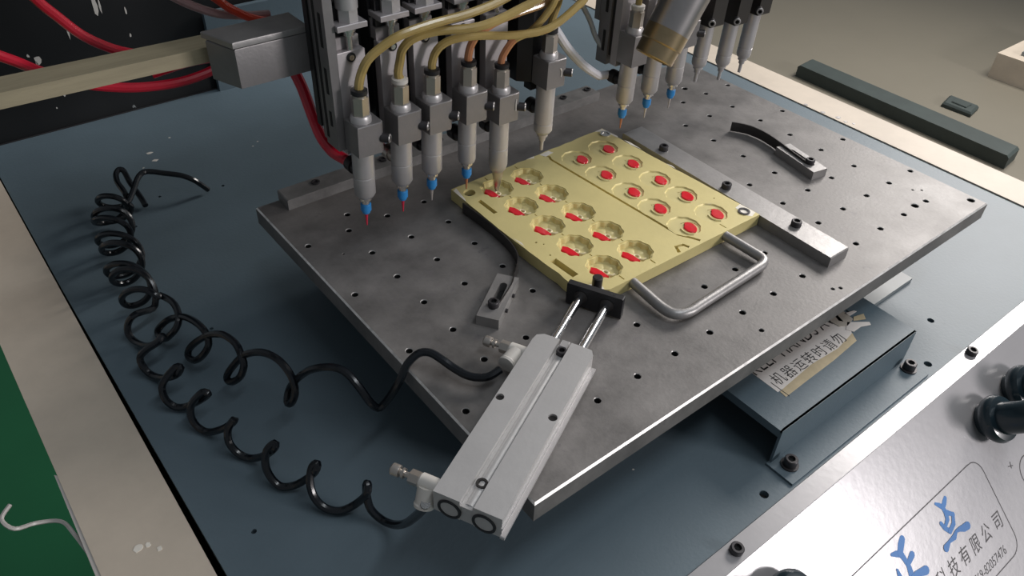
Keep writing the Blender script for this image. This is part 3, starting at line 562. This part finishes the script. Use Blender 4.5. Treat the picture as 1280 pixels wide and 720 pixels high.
HOSE_B = [(-367.3, -153.9, 4.0), (-366.4, -150.3, -4.0), (-365.0, -141.7, -20.0), (-364.5, -131.3, -38.0), (-364.9, -121.8, -50.0), (-366.6, -113.2, -55.0), (-368.7, -107.2, -52.0), (-368.1, -103.4, -47.0), (-366.8, -101.5, -41.0), (-366.6, -102.7, -40.0), (-368.6, -104.1, -44.0), (-372.9, -99.0, -54.0), (-379.3, -95.9, -57.0), (-384.2, -90.9, -56.0), (-386.2, -85.3, -52.0), (-385.3, -80.8, -46.0), (-381.8, -77.7, -41.0), (-379.5, -79.1, -39.0), (-381.5, -80.1, -42.0), (-385.3, -75.6, -50.0), (-390.4, -70.8, -56.0), (-395.1, -66.4, -57.0), (-397.1, -60.8, -53.0), (-396.5, -56.7, -48.0), (-393.7, -55.2, -42.0), (-389.9, -56.3, -39.0), (-390.8, -57.2, -41.0), (-394.4, -51.9, -49.0), (-399.3, -42.7, -57.0), (-403.1, -36.6, -56.0), (-404.6, -31.8, -51.0), (-402.7, -29.4, -45.0), (-398.8, -30.1, -40.0), (-399.8, -29.7, -42.0), (-404.2, -24.1, -49.0), (-409.4, -14.4, -57.0), (-412.4, -8.6, -56.0), (-413.1, -4.8, -51.0), (-410.4, -2.8, -45.0), (-404.6, -4.9, -39.0), (-402.5, -6.6, -40.0), (-406.2, -2.1, -46.0), (-411.2, 6.6, -55.0), (-416.1, 11.5, -57.0), (-419.0, 15.3, -53.0), (-418.3, 19.6, -48.0), (-414.8, 20.0, -43.0), (-408.6, 20.2, -39.0), (-406.8, 18.2, -39.0), (-409.9, 20.0, -44.0), (-414.2, 31.4, -53.0), (-418.0, 41.7, -57.0), (-420.0, 46.2, -54.0), (-419.8, 49.4, -49.0), (-415.8, 47.8, -44.0), (-409.2, 45.4, -40.0), (-405.8, 47.5, -39.0), (-409.9, 48.7, -43.0), (-413.5, 60.3, -52.0), (-416.7, 74.4, -57.0), (-417.6, 78.8, -53.0), (-415.2, 80.7, -48.0), (-410.5, 78.7, -43.0), (-399.7, 87.6, -50.6), (-396.1, 90.6, -46.5), (-394.5, 94.8, -42.1), (-395.0, 99.6, -38.2), (-397.3, 104.8, -35.7), (-400.8, 109.8, -35.0), (-404.7, 114.4, -36.3), (-408.1, 118.4, -39.4), (-410.3, 121.5, -43.5), (-410.7, 123.7, -47.9), (-409.2, 125.1, -51.8), (-406.1, 125.8, -54.3), (-401.9, 126.2, -55.0), (-397.5, 126.5, -53.7), (-393.7, 127.0, -50.6), (-391.4, 127.3, -46.5), (-390.7, 128.5, -42.1), (-391.7, 130.9, -38.2), (-394.1, 134.4, -35.7), (-397.5, 138.9, -35.0), (-401.1, 144.1, -36.3), (-404.3, 149.3, -39.4), (-406.2, 154.0, -43.5), (-406.6, 157.7, -47.9), (-405.2, 160.1, -51.8), (-402.3, 161.1, -54.3), (-398.3, 161.0, -55.0), (-394.1, 160.3, -53.7), (-390.4, 159.5, -50.6), (-387.8, 159.1, -46.5), (-387.0, 159.6, -42.1), (-388.0, 161.3, -38.2), (-390.5, 164.4, -35.7), (-393.9, 168.9, -35.0), (-397.3, 174.5, -36.3), (-400.1, 180.6, -39.4), (-401.4, 186.6, -43.5), (-401.0, 191.7, -47.9), (-398.7, 195.4, -51.8), (-394.9, 197.3, -54.3), (-390.2, 197.5, -55.0), (-385.4, 196.4, -53.7), (-381.6, 194.7, -50.6), (-379.4, 191.5, -46.5), (-379.0, 189.5, -42.1), (-380.2, 189.3, -38.2), (-382.7, 191.1, -35.7), (-385.8, 194.7, -35.0), (-388.9, 199.5, -36.3), (-391.2, 204.7, -39.4), (-392.3, 209.4, -43.5), (-391.7, 212.7, -47.9), (-389.6, 214.2, -51.8), (-386.1, 214.0, -54.3), (-381.9, 212.4, -55.0), (-377.5, 210.1, -53.7), (-375.5, 203.2, -44.0), (-375.2, 209.0, -42.0), (-375.0, 221.3, -42.0), (-373.2, 228.8, -40.0), (-369.7, 232.2, -39.0), (-367.4, 229.9, -40.0), (-366.9, 224.6, -46.0), (-365.4, 217.3, -52.0), (-364.8, 211.3, -55.0), (-364.8, 206.4, -57.0)]

m_ = MB(); m_.tube(HOSE_A, 1.95, 9, 3); tag(m_.build('coiled_hose', M_HOSEBLK), 'black coiled air hose running from the tangle over the plate edge to the upper fitting', 'hose', 'black coiled hoses')
m_ = MB(); m_.tube(HOSE_B, 1.95, 9, 3); tag(m_.build('coiled_hose', M_HOSEBLK), 'black coiled air hose looping along the deck to the lower cylinder fitting', 'hose', 'black coiled hoses')

# ------------------------------------------------------------------ dispensing valves and their slides
VX = [-300, -277.6, -258.9, -235.4, -213.3, -180.6, -113.7, -91.8, -69.0, -46.2, -20.6, 1.7]
VZ = [16.7, 16.5, 16.6, 15.3, 4.9, 11.2, 16.4, 17.3, 17.6, 17.0, 11.5, 11.5]
TILT = [2.0, 2.0, 2.0, 1.2, .8, 1.0, 1.2, 1.4, 1.4, 2.4, 2.6, 2.8]
NEED = [M_REDNEEDLE, M_REDNEEDLE, M_STEELN, M_COPPER, None, None, M_COPPER, M_STEELN, M_STEELN, None, None, None]
VL = ['leftmost dispensing valve, red needle on blue hub over bare plate', 'second dispensing valve from left, white collar on top and red needle',
      'third dispensing valve from left, pale needle on blue hub', 'fourth dispensing valve from left, copper needle over the mould corner',
      'fifth dispensing valve from left, bare tip dipping into a gold cavity', 'lone dispensing valve with thin steel tip above the middle of the mould edge',
      'dispensing valve with copper needle on blue hub beside the white hose', 'dispensing valve with steel needle partly behind the large slanted metal nozzle',
      'dispensing valve right of the large slanted metal nozzle with small blue hub', 'pale tipped valve nearest the slanted nozzle, first of the right three', 'pale tipped valve in the middle of the right three', 'rightmost dispensing valve, pale tip in front of the cream rim']
SL = ['leftmost grey slide column behind the first valve', 'grey slide column behind the second valve', 'grey slide column behind the third valve', 'grey slide column behind the fourth valve', 'grey slide column behind the fifth valve', 'black slide column with cut corner behind the lone middle valve',
      'grey slide column with black slots left of the large slanted metal nozzle', 'grey slide column directly behind the large slanted metal nozzle', 'grey slide column right of the large slanted metal nozzle', 'grey slide column behind the first of the right three valves', 'grey slide column behind the middle of the right three valves', 'rightmost grey slide column behind the last valve']
VY = 2.7
TOPX = []
for i, (x, z, tl) in enumerate(zip(VX, VZ, TILT)):
    t = thing('dispensing_valve', VL[i], 'valve', (x, VY, z), (0, math.radians(tl), 0), 'dispensing valves in a row')
    right3 = i >= 9; nohub = NEED[i] is None
    br = 5.5 if i != 3 else 5.0
    if right3: br = 5.0
    bz0 = 18.0
    if not nohub:
        m_ = MB(); m_.lathe([(.35, 0), (.55, 3), (1.0, 7.5), (1.0, 9)], (0, 0, 0), (0, 0, 1), 12); m_.build('needle', NEED[i], t)
        m_ = MB(); m_.lathe([(1.3, 7.2), (2.1, 8), (2.1, 9.2), (2.8, 9.6), (2.8, 13.2), (2.2, 13.6)], (0, 0, 0), (0, 0, 1), 20); m_.build('luer_hub', M_BLUE, t)
        m_ = MB(); m_.lathe([(2.0, 13.3), (2.0, 16), (3.4, 16.3), (3.4, 18.2)], (0, 0, 0), (0, 0, 1), 20); m_.build('tip_adapter', M_BRIGHT, t)
        prof = [(3.4, 17.6), (4.5, 18.4), (br, 20.2), (br, 30), (br - .25, 30.1), (br - .25, 30.9), (br, 31), (br, 44.6)]
    elif i == 4:
        m_ = MB(); m_.lathe([(.5, 0), (1.4, 2), (2.6, 10), (3.4, 15)], (0, 0, 0), (0, 0, 1), 20); m_.build('needle', M_HEX, t)
        prof = [(3.2, 14.5), (4.7, 16.5), (br, 19.5), (br, 30), (br - .25, 30.1), (br - .25, 30.9), (br, 31), (br, 48.2)]
    else:
        k0 = 11.4 if i == 5 else 13.5
        m_ = MB(); m_.lathe([(1.0, k0), (1.15, k0 + 1), (1.15, k0 + 6), (1.9, k0 + 6.4), (2.2, k0 + 9), (3.2, k0 + 9.3), (3.2, k0 + 11)], (0, 0, 0), (0, 0, 1), 16); m_.build('needle', M_ALU, t)
        prof = [(3.0, k0 + 10.5), (4.4, k0 + 12), (br, k0 + 13.5), (br, k0 + 18), (br - .25, k0 + 18.1), (br - .25, k0 + 18.8), (br, k0 + 19), (br, 53.4)]
    top_b = prof[-1][1]; prof[-1] = (br, top_b + (8 if right3 else 2))
    m_ = MB(); m_.lathe(prof, (0, 0, 0), (0, 0, 1), 32); m_.build('barrel', M_ALU, t)
    bb = 44.4 if i not in (4, 5) else (48.0 if i == 4 else 53.3)
    if right3: bb = 53.3 + {9: 0, 10: 3, 11: 8}[i] * .4
    bt = bb + 16.2 + (10 if right3 else 0)
    if i == 6: bt = bb + 19
    m_ = MB(); m_.prism([(-5.7, -7.0), (7.2, -7.0), (9.0, -5.2), (9.0, 6.2), (-5.7, 6.2)], bb, bt, .4); m_.build('clamp_block', M_BLOCK if not right3 else M_STRIP, t)
    m_ = MB(); socket_screw(m_, (7.6, -6.0, bb + 7.6) if not right3 else (-5, -6.5, bb + 4), (.7, -.71, 0) if not right3 else (-1, -1, 0), 2.35, 4.6, ring=True); m_.build('screw', [M_DARKST, M_HOLE, M_BAR], t)
    m_ = MB(); m_.lathe([(5.2, bt - .3), (5.2, bt + 2.2), (4.6, bt + 3.4)], (0, -.3, 0), (0, 0, 1), 28); m_.build('top_ring', M_ALU, t)
    m_ = MB(); m_.lathe([(4.3, bt + 3.2), (4.3, bt + 12.6)], (0, -.3, 0), (0, 0, 1), 6, phase=.3); m_.lathe([(3.7, bt + 12.4), (3.7, bt + 13.6)], (0, -.3, 0), (0, 0, 1), 20); m_.build('hex_fitting', M_HEX, t)
    m_ = MB(); m_.lathe([(3.3, bt + 13.4), (4.0, bt + 14), (4.0, bt + 16), (2.2, bt + 16.4)], (0, -.3, 0), (0, 0, 1), 24); m_.build('hose_collar', M_WHITEP if i in (1, 6) else M_BLACK, t)
    if i in (4, 5):
        m_ = MB(); m_.tube([(5.6, -7.1, bt - 3.5), (5.2, -7.2, bt - 6), (5.4, -7.2, bt - 10)] if i == 4 else [(3.2, -7.1, bt - 5), (4.2, -7.2, bt - 7), (4.0, -7.2, bt - 10)], .45, 6, 3); m_.build('glue_smear', M_WHITEP, t)
    # air inlet fitting at the back of the barrel
    fz = 31.0 + (9 if i == 4 else 5 if i == 5 else 0)
    if not right3:
        m_ = MB(); m_.lathe([(3.4, 3), (3.4, 8.5), (4.2, 8.6), (4.2, 13.5), (3.4, 14.2)], (0, 0, fz), (0, 1, 0), 20); m_.build('inlet_fitting', M_BLACK if i != 1 else M_HEX, t)
    # slide column behind
    xt = x + math.sin(math.radians(tl)) * 62
    TOPX.append(xt)
    y0 = VY + 6.6
    s = thing('slide_column', SL[i], 'slide', (xt, y0, z + bb - 4), (0, 0, 0), 'slide columns of the gantry')
    H = 109.4 - (z + bb - 4)
    cm = M_COLUMN
    if i == 5:
        m_ = MB(); m_.prism([(-12, 6), (-6, 0), (7, 0), (7, 22), (-12, 22)], 4, 90); m_.build('slide_plate', M_BLACK, s)
        m_ = MB(); m_.box(-6, 7, -.1, 6, -1, 5, 2); m_.build('lower_stop', M_BLACK, s)
        continue
    if right3: H = 60
    m_ = MB(); m_.box(-5.4, 9.0, 0, 5.2, 0, H, .4); m_.build('slide_plate', cm, s)
    m_ = MB(); m_.box(-3.6, 7.2, 5.2, 9.0, 4, H + 20); m_.build('guide_rail', M_BLACK, s)
    m_ = MB(); m_.box(-5.2, 8.8, 9.0, 18, -2, H + 40, .4); m_.build('rear_plate', M_BLOCK if i in (0, 6) or right3 else M_BLACK, s)
    for zz in (10, 34, 58, 82):
        if zz < H and i in (0, 6): m_ = MB(); m_.box(-5.5, -5.1, 11.5, 13.5, zz - 4, zz + 9); m_.build('slot', M_HOLE, s)
    if right3: continue
    m_ = MB(); m_.lathe([(2.3, 0), (2.3, .5), (1.4, .5)], (1.6, -.1, H - 3), (0, -1, 0), 16); m_.build('screw_hole', M_HOLE, s)
    m_ = MB(); m_.lathe([(1.3, 0), (1.3, .9)], (1.6, -.1, H - 3), (0, -1, 0), 12); m_.build('set_screw', M_BRIGHT, s)
    m_ = MB(); m_.box(-4.6, 8.4, 4.0, 17, H, H + 5.6, .4); m_.box(-4.6, 8.4, 8.0, 17, H + 5.6, H + 9.5, .4); m_.build('step_block', cm, s)
    m_ = MB(); m_.lathe([(1.5, -4), (1.5, 7), (2.6, 7), (2.6, 9), (3.4, 9), (3.4, 10.8)], (2.4, 1.6, H), (0, 0, 1), 14); m_.build('stop_screw', M_BRIGHT, s)
    m_ = MB(); m_.box(-5.0, 10.4, -2.4, 17.8, H + 10.6, H + 13.2, .3); m_.build('bracket', cm, s)
    m_ = MB(); m_.lathe([(5.0, 0), (5.0, 6)], (3.4, 3.0, H + 13.2), (0, 0, 1), 6, phase=.2); m_.build('hex_nut', M_ALU, s)
    m_ = MB(); m_.lathe([(5.2, 0), (5.2, 46)], (3.4, 3.0, H + 19.2), (0, 0, 1), 28); m_.build('lift_cylinder', M_ALU, s)

# ------------------------------------------------------------------ gantry carrying the slides
ga = thing('gantry_head', 'grey and black gantry carriage holding the slide columns, box arm at its left', 'gantry', (-195, 60, 150))
m_ = MB(); m_.box(-307, -180, 27.4, 31.5, 66, 230); wplace(m_.build('carriage_plate', M_BLACK, ga), ga)
m_ = MB(); m_.box(-118, 20, 27.4, 31.5, 80, 230); wplace(m_.build('carriage_plate', M_BLOCK, ga), ga)
m_ = MB(); m_.box(-307.6, -303, 9.4, 21.5, 60, 230); m_.box(-306, -303, 21.5, 27.4, 60, 230); wplace(m_.build('side_plate', M_BLOCK, ga), ga)
for y_, z0_, z1_ in ((13.0, 89, 102), (13.0, 72, 80), (13.0, 112, 128), (18.2, 64, 150)):
    m_ = MB(); m_.box(-307.8, -307.4, y_, y_ + 2.2, z0_, z1_); wplace(m_.build('side_slot', M_HOLE, ga), ga)
m_ = MB(); m_.prism([(-342, 31.6), (-305, 31.6), (-305, 49), (-348.5, 49)], 94, 112.8, .5); wplace(m_.build('arm_box', M_BLOCK, ga), ga)
m_ = MB(); m_.prism([(-342.5, 31.6), (-305, 31.6), (-305, 52), (-349, 52)], 113.2, 116, .4); wplace(m_.build('arm_lid', M_BAR, ga), ga)
m_ = MB(); m_.box(-620, 320, 70, 130, 190, 250, 2); wplace(m_.build('cross_beam', M_BLOCK, ga), ga)
m_ = MB(); m_.box(-300, -100, 31.5, 70, 195, 225); m_.box(-90, 20, 31.5, 70, 195, 225); wplace(m_.build('beam_bracket', M_BLOCK, ga), ga)
m_ = MB(); m_.box(-620, -560, 70, 130, -900, 190, 2); wplace(m_.build('post', M_BLOCK, ga), ga)
wb = MB(); wb.prism([(-620, 64), (-336, 55), (-336, 71), (-620, 82)], 99.6, 106.6, .3); tag(wb.build('wooden_batten', M_WOOD), 'pale wooden batten sticking out left from the box arm over black panel', 'batten')
bk = MB(); bk.box(-251, 139, 351, 356.5, DZ, 9, .5); bk.build('back_panel', M_DECK, cab)

# ------------------------------------------------------------------ slanted nozzle in front of the right valves
A0 = Vector((-127.5, -28, 78)); AD = Vector((.53, .0, .85)).normalized()
gn = thing('metal_nozzle', 'large brushed metal nozzle slanting down with a bronze-tinted end before the right valves', 'nozzle', A0)
m_ = MB(); m_.lathe([(10.0, .6), (10.8, 0), (11.4, .6), (11.6, 8), (11.9, 8.2), (12.3, 8.8), (12.4, 17)], (0, 0, 0), AD, 44, cap0=False, cap1=False); m_.lathe([(10.0, .6), (9.6, 16), (.1, 16)], (0, 0, 0), AD, 44, cap0=False, cap1=False); m_.build('bronze_tip', M_GUNTINT, gn)
m_ = MB(); m_.lathe([(12.0, 16.6), (12.5, 17), (12.6, 30), (12.9, 45), (13.4, 60), (14, 80), (15, 120)], (0, 0, 0), AD, 44); m_.build('nozzle_barrel', M_GUN, gn)
m_ = MB(); m_.lathe([(24, 118), (26, 122), (26, 220), (22, 226)], (0, 0, 0), AD, 40); m_.build('nozzle_body', M_BLACK, gn)

# ------------------------------------------------------------------ hoses
def hose(name, label, pts, r, m, cat='hose', group=None, foot=None, nfoot=0):
    h = MB(); h.tube(pts, r, 10, 5)
    if foot:
        h.bm.faces.ensure_lookup_table()
        for k in range(min(nfoot * 50, len(h.bm.faces))): h.bm.faces[k].material_index = 1
    return tag(h.build(name, [m, foot] if foot else m), label, cat, group)
G = 'amber glue hoses'
hose('amber_hose', 'amber hose from the leftmost valve arching over all others', [(-297.3, 2.4, 93), (-297, 2.4, 96), (-295, 2.5, 101), (-292, 1, 107), (-286, -1, 112), (-277, -4, 117), (-261, -6, 119.5), (-239, -8, 121), (-215, -8, 125), (-185, -8, 136), (-150, 0, 160), (-130, 20, 200)], 2.2, M_AMBER, group=G)
hose('amber_hose', 'amber hose rising from the white collar of the second valve', [(-274.9, 2.4, 93), (-275.6, 2.4, 96), (-274, 2.5, 102), (-273, 1, 108), (-268, -1, 112.5), (-257, -4, 114.5), (-238, -12.5, 115.5), (-215, -13, 119), (-195, -13, 126), (-160, -2, 150), (-140, 20, 196)], 2.2, M_AMBER, group=G)
hose('amber_hose', 'amber hose from the third valve crossing low to the right', [(-256.2, 2.4, 93), (-256, 2.4, 96), (-254, 2.5, 100.5), (-251, 1, 104.5), (-245, -1, 106.8), (-234, -4, 107), (-213, -8, 104), (-193, -11, 104), (-175, -11, 111), (-164, -9, 118), (-140, 0, 145), (-124, 20, 195)], 2.1, M_AMBER, group=G)
hose('amber_hose', 'reddish amber hose from the fourth valve', [(-233.9, 2.4, 92), (-234, 2.4, 94.5), (-232, 2.5, 100), (-228, 1.5, 105), (-218, .5, 109.2), (-204, -.5, 111.4), (-187, -2, 113.5), (-176, -4, 119), (-160, -2, 136), (-146, 20, 190)], 2.1, M_AMBER2, group=G, foot=M_AMBRED, nfoot=4)
hose('amber_hose', 'amber hose with reddish foot from the fifth valve dipping into the mould', [(-212.2, 2.4, 84), (-212.6, 2.4, 86.5), (-210, 2.5, 91), (-205, 1, 97), (-198, -3, 101), (-190, -5.5, 109), (-184, -6, 118), (-172, -2, 140), (-160, 20, 190)], 2.0, M_AMBER, group=G, foot=M_AMBRED, nfoot=3)
hose('amber_hose', 'short amber hose on top of the lone middle valve', [(-179.2, 2.4, 96), (-179.2, 2.4, 98.5), (-178, 2.2, 103), (-175, 2, 111), (-170, 4, 125), (-160, 16, 160)], 2.0, M_AMBER, group=G)
hose('amber_hose', 'pale amber hose end on the valve beside the white hose', [(-112.0, 2.4, 96), (-112, 2.4, 99), (-111, 2.6, 106), (-110, 6, 130)], 2.0, M_AMBER, group=G)
R_ = 'red air hoses'
hose('red_hose', 'thick red hose hanging below the box arm down to the leftmost valve', [(-298.9, VY + 14, 47.9), (-300, 21, 48), (-303.5, 27, 51), (-305, 35, 57), (-304, 45, 66), (-304, 52, 77), (-306, 58, 88), (-309, 62, 100)], 3.0, M_REDHOSE, group=R_)
hose('red_hose', 'bit of red hose behind the second valve', [(-276.5, VY + 14, 47.6), (-277.5, 22, 47.6), (-279, 29, 50), (-280, 38, 57), (-280, 45, 75)], 2.4, M_REDHOSE, group=R_)
hose('red_hose', 'bit of red hose behind the third valve', [(-257.6, VY + 14, 47.7), (-258, 22, 47.8), (-259, 29, 52), (-260, 38, 60), (-260, 45, 78)], 2.4, M_REDHOSE, group=R_)
hose('red_hose', 'bit of red hose behind the fourth valve', [(-234.7, VY + 14, 46.3), (-235.5, 21, 47), (-237, 28, 51), (-238, 37, 60), (-238, 45, 78)], 2.4, M_REDHOSE, group=R_)
hose('red_hose', 'red hose sweeping under the wooden batten and curling back at the box arm', [(-520, 120, 160), (-470, 110, 134), (-425, 100, 105.5), (-412, 100, 95), (-397, 100, 85), (-383, 100, 79), (-368, 100, 75), (-350, 100, 73), (-334, 100, 74.5), (-327, 100, 77.5), (-328, 101, 80.5), (-342, 102, 81.5), (-362, 104, 79)], 2.5, M_REDHOSE, group=R_)
hose('red_hose', 'red hose dropping from the top left edge to behind the wooden batten', [(-425, 120, 170), (-410, 120, 140), (-400, 120, 120), (-394, 120, 111), (-386, 120, 100), (-377, 120, 92), (-367, 120, 86), (-350, 118, 80), (-335, 112, 79)], 2.5, M_REDHOSE, group=R_)
hose('pink_hose', 'dull pink hose at the top left running behind the box arm', [(-358, 96, 129), (-346, 96, 119), (-336, 96, 111.5), (-324, 96, 105), (-310, 97, 101), (-297, 97, 99)], 2.2, M_PINK)
hose('orange_red_hose', 'orange-red hose at the top above the grey cover', [(-340, 92, 126), (-327, 92, 116), (-319, 92, 108), (-309, 92, 101), (-299, 92, 97), (-290, 92, 96)], 2.2, M_ORANGEH)
hose('white_hose', 'white hose curving down into the inlet of the copper-needle valve', [(-185, 26, 122), (-177, 18, 108), (-172, 14, 98), (-165, 13, 88), (-155, 13, 75.5), (-141, 14, 62), (-126, 16, 51), (-120, 17.5, 48.5), (-113.2, 17, 47.6)], 2.7, M_WHITEH)
hose('clear_hose', 'thin translucent hose behind the white hose', [(-138, 32, 104), (-132, 30, 93), (-123, 30, 80), (-119, 27, 69), (-113, 22, 60), (-105, 20, 55), (-92, 17.0, 49)], 1.6, M_CLEARH)
hose('black_wire', 'thin black wire at the top behind the box arm', [(-296, 70, 118), (-299, 80, 132), (-304, 90, 150)], .9, M_BLACK, 'wire')
